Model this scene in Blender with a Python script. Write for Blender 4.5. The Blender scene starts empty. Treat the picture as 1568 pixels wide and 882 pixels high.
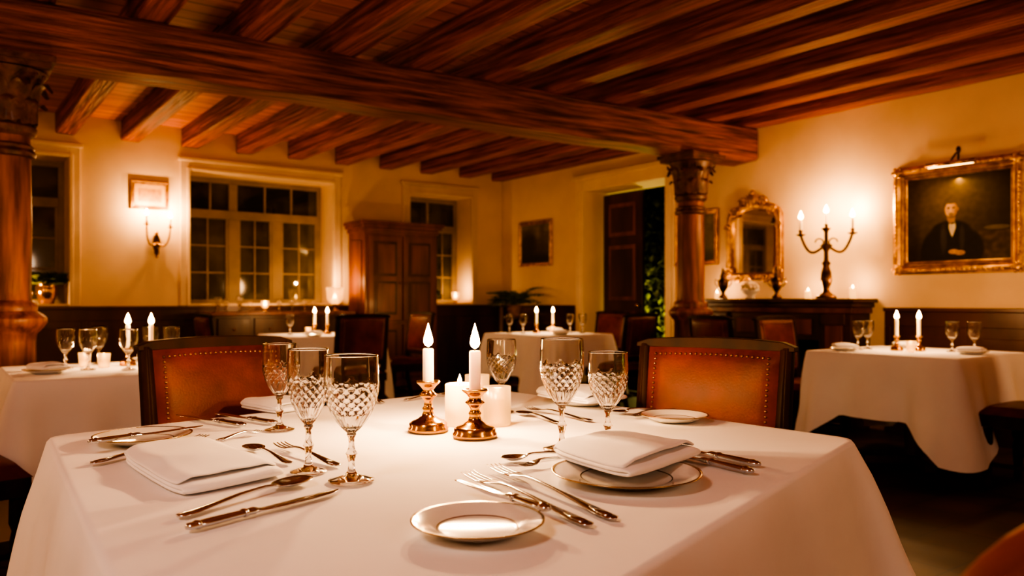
import bpy, math, random
from mathutils import Vector, Matrix, noise
random.seed(7)
pi=math.pi
sc=bpy.context.scene
try:
    sc.view_settings.view_transform='AgX'; sc.view_settings.look='AgX - High Contrast'; sc.view_settings.exposure=.42
except Exception as e: print(e)
# ------------------------------------------------------------------ materials
def pmat(name,c1,c2=None,scale=6,rough=.5,metal=0,bump=0,bscale=None,stretch=(1,1,1),coat=0,detail=4,spec=.5,trans=0,ior=1.5,rvar=0,lo=.35,hi=.65,sheen=0,bdist=.01,sss=0,emit=None,est=0):
    m=bpy.data.materials.new(name); m.use_nodes=True
    nt=m.node_tree; N=nt.nodes; L=nt.links
    p=N['Principled BSDF']
    if c2 is None: c2=tuple(x*.82 for x in c1)
    tc=N.new('ShaderNodeTexCoord'); mp=N.new('ShaderNodeMapping'); mp.inputs['Scale'].default_value=stretch
    L.new(tc.outputs['Object'],mp.inputs['Vector'])
    nz=N.new('ShaderNodeTexNoise'); nz.inputs['Scale'].default_value=scale; nz.inputs['Detail'].default_value=detail
    L.new(mp.outputs[0],nz.inputs['Vector'])
    cr=N.new('ShaderNodeValToRGB'); cr.color_ramp.elements[0].position=lo; cr.color_ramp.elements[1].position=hi
    cr.color_ramp.elements[0].color=(*c2,1); cr.color_ramp.elements[1].color=(*c1,1)
    L.new(nz.outputs['Fac'],cr.inputs[0]); L.new(cr.outputs[0],p.inputs['Base Color'])
    p.inputs['Roughness'].default_value=rough; p.inputs['Metallic'].default_value=metal
    p.inputs['IOR'].default_value=ior; p.inputs['Transmission Weight'].default_value=trans
    p.inputs['Coat Weight'].default_value=coat; p.inputs['Coat Roughness'].default_value=.15
    p.inputs['Specular IOR Level'].default_value=spec
    p.inputs['Sheen Weight'].default_value=sheen
    p.inputs['Subsurface Weight'].default_value=sss
    if emit:
        p.inputs['Emission Color'].default_value=(*emit,1); p.inputs['Emission Strength'].default_value=est
    if rvar:
        mr=N.new('ShaderNodeMapRange'); mr.inputs['To Min'].default_value=max(0,rough-rvar); mr.inputs['To Max'].default_value=rough+rvar
        L.new(nz.outputs['Fac'],mr.inputs['Value']); L.new(mr.outputs[0],p.inputs['Roughness'])
    if bump:
        n2=N.new('ShaderNodeTexNoise'); n2.inputs['Scale'].default_value=bscale or scale*3; n2.inputs['Detail'].default_value=5
        L.new(mp.outputs[0],n2.inputs['Vector'])
        b=N.new('ShaderNodeBump'); b.inputs['Strength'].default_value=bump; b.inputs['Distance'].default_value=bdist
        L.new(n2.outputs['Fac'],b.inputs['Height']); L.new(b.outputs[0],p.inputs['Normal'])
    return m
def emat(name,col,st):
    m=bpy.data.materials.new(name); m.use_nodes=True; N=m.node_tree.nodes; L=m.node_tree.links
    p=N['Principled BSDF']; p.inputs['Base Color'].default_value=(*col,1)
    tc=N.new('ShaderNodeTexCoord'); sp=N.new('ShaderNodeSeparateXYZ'); L.new(tc.outputs['Generated'],sp.inputs[0])
    cr=N.new('ShaderNodeValToRGB'); cr.color_ramp.elements[0].color=(col[0],col[1]*.85,col[2]*.6,1); cr.color_ramp.elements[1].color=(*col,1)
    L.new(sp.outputs[2],cr.inputs[0]); L.new(cr.outputs[0],p.inputs['Emission Color'])
    p.inputs['Emission Strength'].default_value=st
    return m
BEAM_X=pmat('beam_oak_x',(.40,.112,.033),(.085,.020,.008),scale=6,rough=.55,bump=.9,bscale=9,stretch=(.3,5,5),rvar=.12,bdist=.03,detail=10,lo=.36,hi=.66,spec=.35)
BEAM_Y=pmat('beam_oak_y',(.44,.118,.034),(.12,.027,.009),scale=6,rough=.53,bump=.9,bscale=9,stretch=(5,.25,5),rvar=.12,bdist=.03,detail=10,lo=.36,hi=.64,spec=.35)
COLW=pmat('column_oak',(.34,.105,.030),(.10,.024,.009),scale=5,rough=.45,bump=.5,bscale=8,stretch=(4,4,.4),rvar=.1,detail=8)
CARV=pmat('carved_oak',(.16,.05,.018),(.05,.013,.005),scale=14,rough=.45,bump=.5,bscale=40,coat=.05)
MAHO=pmat('mahogany',(.075,.019,.008),(.026,.007,.003),scale=4,rough=.38,bump=.15,bscale=12,stretch=(1,1,.25),coat=.1)
CABW=pmat('cabinet_wood',(.21,.055,.017),(.09,.021,.007),scale=4,rough=.38,bump=.15,bscale=12,stretch=(2,2,.3),coat=.1)
CHW=pmat('chair_frame_wood',(.035,.009,.004),(.014,.004,.002),scale=6,rough=.5,stretch=(2,2,.5),spec=.18)
LEATH=pmat('oxblood_tan_leather',(.22,.034,.006),(.085,.012,.003),scale=5,rough=.40,bump=.25,bscale=160,rvar=.08,bdist=.002,detail=7,spec=.2,lo=.38,hi=.68)
NAIL=pmat('nailhead_brass',(.7,.44,.18),scale=20,rough=.3,metal=1)
WALLM=pmat('plaster_wall',(.80,.60,.36),(.70,.51,.29),scale=1.6,rough=.8,bump=.08,bscale=30,bdist=.01)
TRIMM=pmat('painted_trim',(.76,.59,.38),(.68,.51,.31),scale=3,rough=.55)
WINF=pmat('window_paint',(.30,.21,.10),(.22,.155,.07),scale=5,rough=.5)
WCAP=pmat('wainscot_wood',(.085,.018,.008),(.04,.009,.004),scale=4,rough=.38,bump=.1,stretch=(1,1,.3),coat=.1)
CLOTH=pmat('white_linen',(.86,.85,.87),(.82,.80,.82),scale=3,rough=.9,bump=.2,bscale=5,sheen=.1,bdist=.02,spec=.2)
NAPK=pmat('napkin_linen',(.92,.92,.95),(.88,.88,.91),scale=6,rough=.9,bump=.12,bscale=90,sheen=.1,bdist=.001,spec=.2)
PORC=pmat('porcelain',(.84,.82,.78),(.81,.79,.75),scale=8,rough=.08,coat=.5)
RIMG=pmat('plate_gilt_rim',(.42,.30,.16),scale=20,rough=.25,metal=1)
SILV=pmat('silver_cutlery',(.66,.69,.74),(.52,.54,.58),scale=14,rough=.15,metal=1,rvar=.05)
BRASS=pmat('antique_brass',(.68,.40,.11),(.40,.20,.045),scale=16,rough=.2,metal=1,rvar=.08)
BRONZE=pmat('dark_bronze',(.16,.08,.03),(.06,.03,.012),scale=16,rough=.35,metal=1)
GILT=pmat('gilt_frame',(.72,.43,.12),(.40,.20,.05),scale=18,rough=.32,metal=.9,bump=.4,bscale=45,bdist=.005)
WAX=pmat('candle_wax',(.92,.82,.64),(.88,.76,.56),scale=6,rough=.45,sss=.2,emit=(1,.6,.28),est=.15)
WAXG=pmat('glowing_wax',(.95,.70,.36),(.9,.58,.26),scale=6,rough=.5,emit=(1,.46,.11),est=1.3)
FLAME=emat('flame',(1,.60,.20),40)
GLASS=pmat('crystal_glass',(1,1,1),(.98,.98,.98),rough=.0,trans=1,ior=1.48)
FROST=pmat('frosted_amber_glass',(1,.90,.70),(.98,.82,.6),rough=.30,trans=1,ior=1.3,emit=(1,.46,.13),est=.25)  # emission added as candle glow in the votive and hurricane glass
NIGHT=pmat('night_window_glass',(.095,.075,.025),(.018,.017,.007),scale=2.2,rough=.05,spec=.9)  # opaque panes; dim olive reflections painted into the noise colour
BLACK=pmat('firebox_black',(.012,.009,.007),(.005,.004,.003),rough=.9)  # near-black for the firebox back and hearth slab
WICK=pmat('wick',(.02,.015,.01),rough=.9)
GREEN=pmat('leaf_green',(.20,.24,.05),(.07,.10,.02),scale=10,rough=.5)
POT=pmat('terracotta_pot',(.25,.11,.05),rough=.6)
MIRR=pmat('mirror_silvering',(.85,.78,.62),rough=.03,metal=1)
FLOWER=pmat('ivory_flowers',(.7,.6,.45),rough=.6)
EARTH=pmat('garden_soil',(.03,.025,.015),rough=.9)
def brickmul(m,w,r,mort,c2,cm,off):
    N=m.node_tree.nodes; L=m.node_tree.links; p=N['Principled BSDF']
    tc=[n for n in N if n.type=='TEX_COORD'][0]; cr=[n for n in N if n.type=='VALTORGB'][0]
    br=N.new('ShaderNodeTexBrick'); br.offset=off; br.inputs['Scale'].default_value=1; br.inputs['Brick Width'].default_value=w; br.inputs['Row Height'].default_value=r
    br.inputs['Mortar Size'].default_value=mort; br.inputs['Color1'].default_value=(1,1,1,1); br.inputs['Color2'].default_value=(*c2,1); br.inputs['Mortar'].default_value=(*cm,1)
    L.new(tc.outputs['Object'],br.inputs['Vector'])
    mx=N.new('ShaderNodeMix'); mx.data_type='RGBA'; mx.blend_type='MULTIPLY'; mx.inputs[0].default_value=1
    L.new(cr.outputs[0],mx.inputs[6]); L.new(br.outputs[0],mx.inputs[7]); L.new(mx.outputs[2],p.inputs['Base Color'])
    return m
PLANK=brickmul(pmat('ceiling_planks',(.80,.29,.085),(.54,.16,.042),scale=3,rough=.6,bump=.1,stretch=(.5,3,1)),3.1,.16,.006,(.72,.68,.66),(.12,.1,.1),.5)
FLOORM=brickmul(pmat('terracotta_floor_tiles',(.075,.024,.011),(.035,.011,.006),scale=3,rough=.5,bump=.1),.3,.3,.006,(.6,.5,.5),(.25,.22,.2),0)
# ------------------------------------------------------------------ mesh builder
class B:
    def __init__(s): s.v=[];s.f=[];s.m=[];s.sm=[];s.mats=[]
    def mi(s,m):
        if m not in s.mats: s.mats.append(m)
        return s.mats.index(m)
    def add(s,vs,fs,m,smooth=True,M=None):
        o=len(s.v); k=s.mi(m)
        for v in vs:
            v=Vector(v)
            s.v.append(M@v if M else v)
        for f in fs:
            s.f.append([i+o for i in f]); s.m.append(k); s.sm.append(smooth)
    def box(s,c,d,m,M=None,rz=0):
        x,y,z=[a/2 for a in d]
        vs=[(-x,-y,-z),(x,-y,-z),(x,y,-z),(-x,y,-z),(-x,-y,z),(x,-y,z),(x,y,z),(-x,y,z)]
        T=Matrix.Translation(c)@Matrix.Rotation(rz,4,'Z')
        if M: T=M@T
        s.add(vs,[(0,3,2,1),(4,5,6,7),(0,1,5,4),(1,2,6,5),(2,3,7,6),(3,0,4,7)],m,False,T)
    def bx(s,x0,x1,y0,y1,z0,z1,m): s.box(((x0+x1)/2,(y0+y1)/2,(z0+z1)/2),(x1-x0,y1-y0,z1-z0),m)
    def lathe(s,prof,m,n=24,c=(0,0,0),mod=None,M=None):
        vs=[];fs=[]
        for k,(r,z) in enumerate(prof):
            for i in range(n):
                a=2*pi*i/n; rr=max(r,1e-5)
                if mod: rr=mod(k,a,rr,z)
                vs.append((c[0]+rr*math.cos(a),c[1]+rr*math.sin(a),c[2]+z))
        for k in range(len(prof)-1):
            for i in range(n):
                j=(i+1)%n; fs.append((k*n+i,k*n+j,(k+1)*n+j,(k+1)*n+i))
        s.add(vs,fs,m,True,M)
    def tube(s,pts,rads,m,n=8,flat=1,M=None,cap=True):
        pts=[Vector(p) for p in pts]
        if not isinstance(rads,(list,tuple)): rads=[rads]*len(pts)
        vs=[];fs=[]; up=None
        for k,p in enumerate(pts):
            t=(pts[min(k+1,len(pts)-1)]-pts[max(k-1,0)]).normalized()
            if up is None:
                up=Vector((0,0,1)) if abs(t.z)<.9 else Vector((1,0,0))
            up=(up-t*up.dot(t)).normalized(); sd=t.cross(up)
            for i in range(n):
                a=2*pi*i/n; vs.append(p+sd*math.cos(a)*rads[k]+up*math.sin(a)*rads[k]*flat)
        for k in range(len(pts)-1):
            for i in range(n):
                j=(i+1)%n; fs.append((k*n+i,k*n+j,(k+1)*n+j,(k+1)*n+i))
        if cap:
            fs.append(tuple(range(n-1,-1,-1))); o=(len(pts)-1)*n; fs.append(tuple(range(o,o+n)))
        s.add(vs,fs,m,True,M)
    def ball(s,c,r,m,nu=12,nv=8,M=None,pw=1):
        if not isinstance(r,(list,tuple)): r=(r,r,r)
        f=lambda x: math.copysign(abs(x)**pw,x)
        vs=[];fs=[]
        for j in range(nv+1):
            ph=pi*j/nv
            for i in range(nu):
                a=2*pi*i/nu; q=max(math.sin(ph),1e-4)
                vs.append((c[0]+r[0]*f(q)*f(math.cos(a)),c[1]+r[1]*f(q)*f(math.sin(a)),c[2]-r[2]*f(math.cos(ph))))
        for j in range(nv):
            for i in range(nu):
                k=(i+1)%nu; fs.append((j*nu+i,j*nu+k,(j+1)*nu+k,(j+1)*nu+i))
        s.add(vs,fs,m,True,M)
    def loft(s,st,m,n=10,M=None):
        vs=[];fs=[]
        for (x,y,hw,zc,th) in st:
            for i in range(n):
                a=2*pi*i/n; vs.append((x,y+hw*math.cos(a),zc+th*math.sin(a)))
        for k in range(len(st)-1):
            for i in range(n):
                j=(i+1)%n; fs.append((k*n+j,k*n+i,(k+1)*n+i,(k+1)*n+j))
        fs.append(tuple(range(n))); o=(len(st)-1)*n; fs.append(tuple(range(o+n-1,o-1,-1)))
        s.add(vs,fs,m,True,M)
    def rectframe(s,w,h,prof,m,M=None):
        vs=[];fs=[]
        for (o,y) in prof:
            a=w/2+o;b=h/2+o
            vs+= [(-a,y,-b),(a,y,-b),(a,y,b),(-a,y,b)]
        for k in range(len(prof)-1):
            for i in range(4):
                j=(i+1)%4; fs.append((k*4+i,(k+1)*4+i,(k+1)*4+j,k*4+j))
        s.add(vs,fs,m,False,M)
    def mesh(s,name):
        me=bpy.data.meshes.new(name); me.from_pydata(s.v,[],s.f)
        for m in s.mats: me.materials.append(m)
        me.polygons.foreach_set('material_index',s.m); me.polygons.foreach_set('use_smooth',s.sm); me.update()
        return me
    def obj(s,name,loc=(0,0,0),rz=0,bevel=0,scale=1):
        return place(s.mesh(name),name,loc,rz,bevel,scale)
def place(me,name,loc=(0,0,0),rz=0,bevel=0,scale=1):
    o=bpy.data.objects.new(name,me); sc.collection.objects.link(o)
    o.location=loc; o.rotation_euler=(0,0,rz); o.scale=(scale,)*3 if not isinstance(scale,(tuple,list)) else scale
    if bevel:
        b=o.modifiers.new('bevel','BEVEL'); b.width=bevel; b.segments=2; b.limit_method='ANGLE'; b.angle_limit=math.radians(40)
    return o
# dining layout frame: l = across, d = along the view diagonal of the room
TH=math.atan2(884,1200)
Fx,Fy=math.sin(TH),math.cos(TH)
def W(l,d,z=0): return (d*Fx+l*Fy, d*Fy-l*Fx, z)
def light(name,loc,power,col=(1,.56,.24),rad=.012):
    L=bpy.data.lights.new(name,'POINT'); L.energy=power; L.color=col; L.shadow_soft_size=rad
    o=bpy.data.objects.new(name,L); sc.collection.objects.link(o); o.location=loc; return o
# ------------------------------------------------------------------ room shell
XE=6.41; YN=8.94; XW=-2.6; YS=-2.4; ZC=2.95
b=B(); b.bx(XW-.4,XE+.45,YS-.4,YN+.45,-.1,0,FLOORM); b.obj('floor')
b=B(); b.bx(XW-.4,XE+.45,YS-.4,YN+.45,ZC,ZC+.1,PLANK); b.obj('ceiling')
SILL=1.03
def wall(name,axis,a0,a1,p0,p1,ops):
    b=B()
    def bb(u0,u1,z0,z1):
        if u1-u0<1e-4 or z1-z0<1e-4: return
        if axis=='x': b.bx(u0,u1,p0,p1,z0,z1,WALLM)
        else: b.bx(p0,p1,u0,u1,z0,z1,WALLM)
    cur=a0
    for (u0,u1,z0,z1) in ops:
        bb(cur,u0,0,ZC); bb(u0,u1,0,z0); bb(u0,u1,z1,ZC); cur=u1
    bb(cur,a1,0,ZC); return b.obj(name)
W1=[(-.15,1.08,SILL,2.52),(2.23,3.88,SILL,2.50),(4.93,5.88,SILL,2.48)]
wall('wall_north','x',XW-.4,XE+.45,YN,YN+.42,W1)
wall('wall_east','y',YS-.4,YN,XE,XE+.42,[(5.86,7.20,0,2.42)])
wall('wall_west','y',YS-.4,YN,XW-.4,XW,[])
wall('wall_south','x',XW,XE,YS-.4,YS,[])
def window(i,x0,x1,z0,z1,secs,rows):
    yp=YN+.34
    b=B(); fw=.055
    b.bx(x0,x1,yp,yp+.05,z0,z0+.07,WINF); b.bx(x0,x1,yp,yp+.05,z1-.06,z1,WINF)
    b.bx(x0,x0+fw,yp,yp+.05,z0+.07,z1-.06,WINF); b.bx(x1-fw,x1,yp,yp+.05,z0+.07,z1-.06,WINF)
    zt=z0+(z1-z0)*.68
    b.bx(x0+fw,x1-fw,yp-.02,yp+.05,zt,zt+.1,WINF)
    xs=[x0+fw+(x1-x0-2*fw)*k/secs for k in range(secs+1)]
    for k in range(1,secs): b.bx(xs[k]-.055,xs[k]+.055,yp-.01,yp+.05,z0+.07,zt,WINF)
    for k in range(secs):
        xa=xs[k]+(.055 if k else 0); xb=xs[k+1]-(.055 if k<secs-1 else 0); xm=(xa+xb)/2
        b.bx(xm-.010,xm+.010,yp+.005,yp+.035,z0+.07,zt,WINF)
        for r in range(1,rows):
            zz=z0+.07+(zt-z0-.07)*r/rows; b.bx(xa,xb,yp+.007,yp+.033,zz-.010,zz+.010,WINF)
        for xq in (xa,xb-.03): b.bx(xq,xq+.03,yp-.004,yp+.045,z0+.07,zt,WINF)
    if secs==3:
        b.bx(xs[1]-.05,xs[1]+.05,yp-.01,yp+.05,zt+.1,z1-.06,WINF)
        for q in ((xs[0]+xs[1])/2,): b.bx(q-.012,q+.012,yp,yp+.04,zt+.1,z1-.06,WINF)
        wd=xs[3]-xs[1]-.05
        for k in (1,2): q=xs[1]+.05+wd*k/3; b.bx(q-.012,q+.012,yp,yp+.04,zt+.1,z1-.06,WINF)
    else:
        q=xs[1]; b.bx(q-.02,q+.02,yp,yp+.04,zt+.1,z1-.06,WINF)
    b.bx(x0+.01,x1-.01,yp+.018,yp+.024,z0+.01,z1-.01,NIGHT)
    b.obj('window_%d'%i,bevel=.004)
    t=B(); c=.10
    t.bx(x0-c,x0,YN-.035,YN,z0,z1+c,TRIMM); t.bx(x1,x1+c,YN-.035,YN,z0,z1+c,TRIMM); t.bx(x0,x1,YN-.035,YN,z1,z1+c,TRIMM)
    t.bx(x0-c-.02,x1+c+.02,YN-.055,YN,z1+c,z1+c+.04,TRIMM)
    t.bx(x0-c*.35,x0,YN-.05,YN-.035,z0,z1+c*.35,TRIMM); t.bx(x1,x1+c*.35,YN-.05,YN-.035,z0,z1+c*.35,TRIMM); t.bx(x0,x1,YN-.05,YN-.035,z1,z1+c*.35,TRIMM)
    t.bx(x0+.002,x1-.002,YN-.03,YN+.34,z0,z0+.025,TRIMM)
    t.obj('trim_%d'%i,bevel=.006)
window(1,*W1[0],2,3); window(2,*W1[1],3,3); window(3,*W1[2],2,3)
def wains(name,axis,u0,u1,p,sgn):
    b=B()
    def bb(a0,a1,d0,d1,z0,z1):
        q0,q1=sorted((p-sgn*d0,p-sgn*d1))
        if axis=='x': b.bx(a0,a1,q0,q1,z0,z1,WCAP)
        else: b.bx(q0,q1,a0,a1,z0,z1,WCAP)
    bb(u0,u1,0,.02,0,1.0); bb(u0,u1,.02,.035,0,.14); bb(u0,u1,.02,.03,.88,1.0); bb(u0,u1,0,.055,1.0,1.03)
    n=max(1,round((u1-u0)/.62)); w=(u1-u0)/n
    for k in range(n):
        a=u0+k*w; bb(a,a+.05,.02,.03,.14,.88); bb(a+w-.05,a+w,.02,.03,.14,.88); bb(a+.11,a+w-.11,.02,.028,.22,.80)
    b.obj(name,bevel=.004)
wains('baseboard_north','x',XW,XE-.06,YN,1)
wains('baseboard_east_a','y',YS,3.42,XE,1); wains('baseboard_east_b','y',5.22,5.73,XE,1); wains('baseboard_east_c','y',7.33,YN-.06,XE,1)
t=B(); c=.13
for (y0,y1) in ((5.86-c,5.86),(7.20,7.20+c)):
    t.bx(XE-.04,XE,y0,y1,0,2.42+c,TRIMM); t.bx(XE-.055,XE-.04,y0+.03,y1-.03,.25,2.42,TRIMM)
    t.bx(XE-.06,XE,y0-.01,y1+.01,0,.22,TRIMM)
t.bx(XE-.04,XE,5.86,7.20,2.42,2.42+c,TRIMM); t.bx(XE-.08,XE,5.86-c-.03,7.2+c+.03,2.42+c,2.42+c+.06,TRIMM)
t.obj('trim_4',bevel=.006)
def doorleaf(w,h):
    b=B(); b.bx(0,w,-.022,.022,0,h,MAHO)
    for (z0,z1) in ((.15,.95),(1.08,1.75),(1.86,h-.12)):
        b.bx(.10,w-.10,-.034,-.022,z0,z1,CABW); b.bx(.15,w-.15,-.044,-.034,z0+.05,z1-.05,MAHO)
        b.bx(.10,w-.10,.022,.034,z0,z1,MAHO)
    b.ball((w-.05,-.06,1.02),.028,BRASS); b.tube([(w-.05,-.02,1.02),(w-.05,-.06,1.02)],.01,BRASS)
    return b
doorleaf(.66,2.38).obj('door_1',loc=(XE+.33,7.19,.01),rz=-pi/2,bevel=.005)
doorleaf(.64,2.38).obj('door_2',loc=(XE+.47,5.90,.01),rz=-.12,bevel=.005)
b=B(); b.bx(XE+.45,XE+7,2,13,-.12,-.02,EARTH); b.obj('garden_ground')
def leafcloud(b,c,r,n,size,m):
    for k in range(n):
        while True:
            p=Vector([random.uniform(-1,1) for _ in range(3)])
            if 0.01<p.length<1: break
        p=p.normalized()*(p.length**.4)
        q=Vector((c[0]+p.x*r[0],c[1]+p.y*r[1],c[2]+p.z*r[2]))
        M=Matrix.Translation(q)@Matrix.Rotation(random.uniform(0,6.3),4,'Z')@Matrix.Rotation(random.uniform(-1.2,1.2),4,'X')
        s=size*random.uniform(.6,1.3)
        b.add([(0,0,0),(s*.35,s*.5,s*.1),(0,s*1.1,0),(-s*.35,s*.5,s*.1)],[(0,1,2,3)],m,False,M)
GL=pmat('shrub_leaves',(.28,.28,.02),(.05,.09,.01),scale=7,rough=.5)
HED=pmat('hedge_leaves',(.05,.06,.01),(.015,.02,.004),scale=9,rough=.7,bump=1,bscale=14,bdist=.1)
b=B(); leafcloud(b,(0,0,.9),(.7,1.0,.9),1500,.11,GL); b.tube([(0,0,0),(.05,0,.6),(0,.1,1.3)],[.05,.04,.02],MAHO); b.obj('garden_shrub',loc=(8.9,8.1,-.02))
b=B(); leafcloud(b,(0,0,2.3),(.8,1.1,.8),1300,.13,GL); b.tube([(0,0,0),(.05,0,1),(0,.1,2)],[.08,.06,.03],MAHO); b.obj('garden_tree',loc=(10.6,9.3,-.02))
b=B(); b.bx(0,.8,-3.5,3.5,0,3.8,HED); leafcloud(b,(0,0,1.9),(.25,3.4,1.9),1500,.16,GL); b.obj('garden_hedge',loc=(12.2,9.2,-.02))
# ------------------------------------------------------------------ joists + beam
JB=2.75
for k in range(-6,10):
    x=1.05+.592*k
    if x+.09>XE: x=XE-.09
    j=B(); n=40; vs=[];fs=[]
    for i in range(n+1):
        y=YS+(YN-YS)*i/n
        for (a,z) in ((-.08,JB),(.08,JB),(.088,JB+.012),(.088,ZC),(-.088,ZC),(-.088,JB+.012)):
            q=noise.noise(Vector((x*7+a*9,y*1.3,z*3)))*.012
            vs.append((a+q*(0 if x>6 else 1),y,z+(q if z<ZC-.01 else 0)))
    for i in range(n):
        for m in range(6):
            l=(m+1)%6; fs.append((i*6+m,i*6+l,(i+1)*6+l,(i+1)*6+m))
    fs.append(tuple(range(5,-1,-1))); fs.append(tuple(range(n*6,n*6+6)))
    j.add(vs,fs,BEAM_Y,False); j.obj('ceiling_joist',loc=(x,0,0))
b=B()
n=110; vs=[];fs=[]
sec=[(-.14,-.16),(-.165,-.135),(-.168,0),(-.165,.13),(-.15,.15),(.15,.15),(.165,.13),(.168,0),(.165,-.135),(.14,-.16)]
m=len(sec)
BR=math.radians(-3.4)
L0=(XW-XE)/math.cos(BR)+.03; L1=-.012
for i in range(n+1):
    x=L0+(L1-L0)*i/n
    for (y,z) in sec:
        q=noise.noise(Vector((x*1.9,y*9,z*9)))*.024
        vs.append((x,y*(1+q*2.5),z+(q if z<0 else 0)))
for i in range(n):
    for k in range(m):
        l=(k+1)%m; fs.append((i*m+k,i*m+l,(i+1)*m+l,(i+1)*m+k))
fs.append(tuple(range(m-1,-1,-1))); fs.append(tuple(range(n*m,n*m+m)))
b.add(vs,fs,BEAM_X,False); b.obj('main_ceiling_beam',loc=(XE,4.84,JB-.155),rz=BR)
# ------------------------------------------------------------------ columns
def leaf(b,ang,r0,z0,h,w,curl,m):
    vs=[];fs=[];nu=5;nv=7
    for j in range(nv):
        t=j/(nv-1); rr=r0+curl*(t**2.5); zz=z0+h*math.sin(t*pi*.58)/math.sin(pi*.58) if t<.9 else z0+h*(1-(t-.9)*1.6)
        wd=w*(.55+.7*math.sin(pi*min(1,t*.95+.1)))*(1 if t<.8 else (1.15-t)/.35)
        for i in range(nu):
            u=(i/(nu-1)-.5)*2; a=ang+u*wd/(2*rr)
            r2=rr+.012*(1-u*u)
            vs.append((r2*math.cos(a),r2*math.sin(a),zz-abs(u)*.01))
    for j in range(nv-1):
        for i in range(nu-1):
            fs.append((j*nu+i,j*nu+i+1,(j+1)*nu+i+1,(j+1)*nu+i))
    b.add(vs,fs,m,True)
def column():
    b=B()
    b.box((0,0,.06),(.36,.36,.12),CARV)
    b.lathe([(.17,.12),(.175,.15),(.15,.2),(.145,.25),(.145,.86),(.15,.90),(.185,.94),(.20,.965),(.20,.99),(.18,1.01),(.15,1.03),(.155,1.05),(.145,1.075),(.125,1.09),(.122,1.15),(.125,1.5),(.118,1.95),(.115,2.02)],COLW,32)
    b.lathe([(.115,1.88),(.14,1.89),(.148,1.91),(.132,1.93),(.14,1.945),(.118,1.96)],CARV,32)
    b.lathe([(.118,2.0),(.145,2.02),(.15,2.05),(.13,2.07),(.128,2.1),(.14,2.2),(.17,2.30),(.20,2.36)],CARV,32)
    for k in range(8):
        leaf(b,2*pi*k/8,.135,2.07,.13,.10,.055,CARV)
        leaf(b,2*pi*(k+.5)/8,.145,2.08,.22,.10,.08,CARV)
    for k in range(4):
        a=pi/4+k*pi/2
        for s in (-1,1):
            pts=[]; 
            for q in range(14):
                t=q/13*4.2; r=.045*(1-q/16)
                pts.append((.20+ r*math.cos(t+2.2), s*.028, 2.335+r*math.sin(t+2.2)))
            b.tube(pts,.010,CARV,6,M=Matrix.Rotation(a,4,'Z'))
    b.box((0,0,2.385),(.40,.40,.035),CARV); b.box((0,0,2.415),(.44,.44,.034),CARV)
    return b.mesh('carved_column')
cm=column()
place(cm,'carved_column',(.32,5.18,0),bevel=.004); place(cm,'carved_column',(5.66,4.88,0),bevel=.004)
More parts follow.
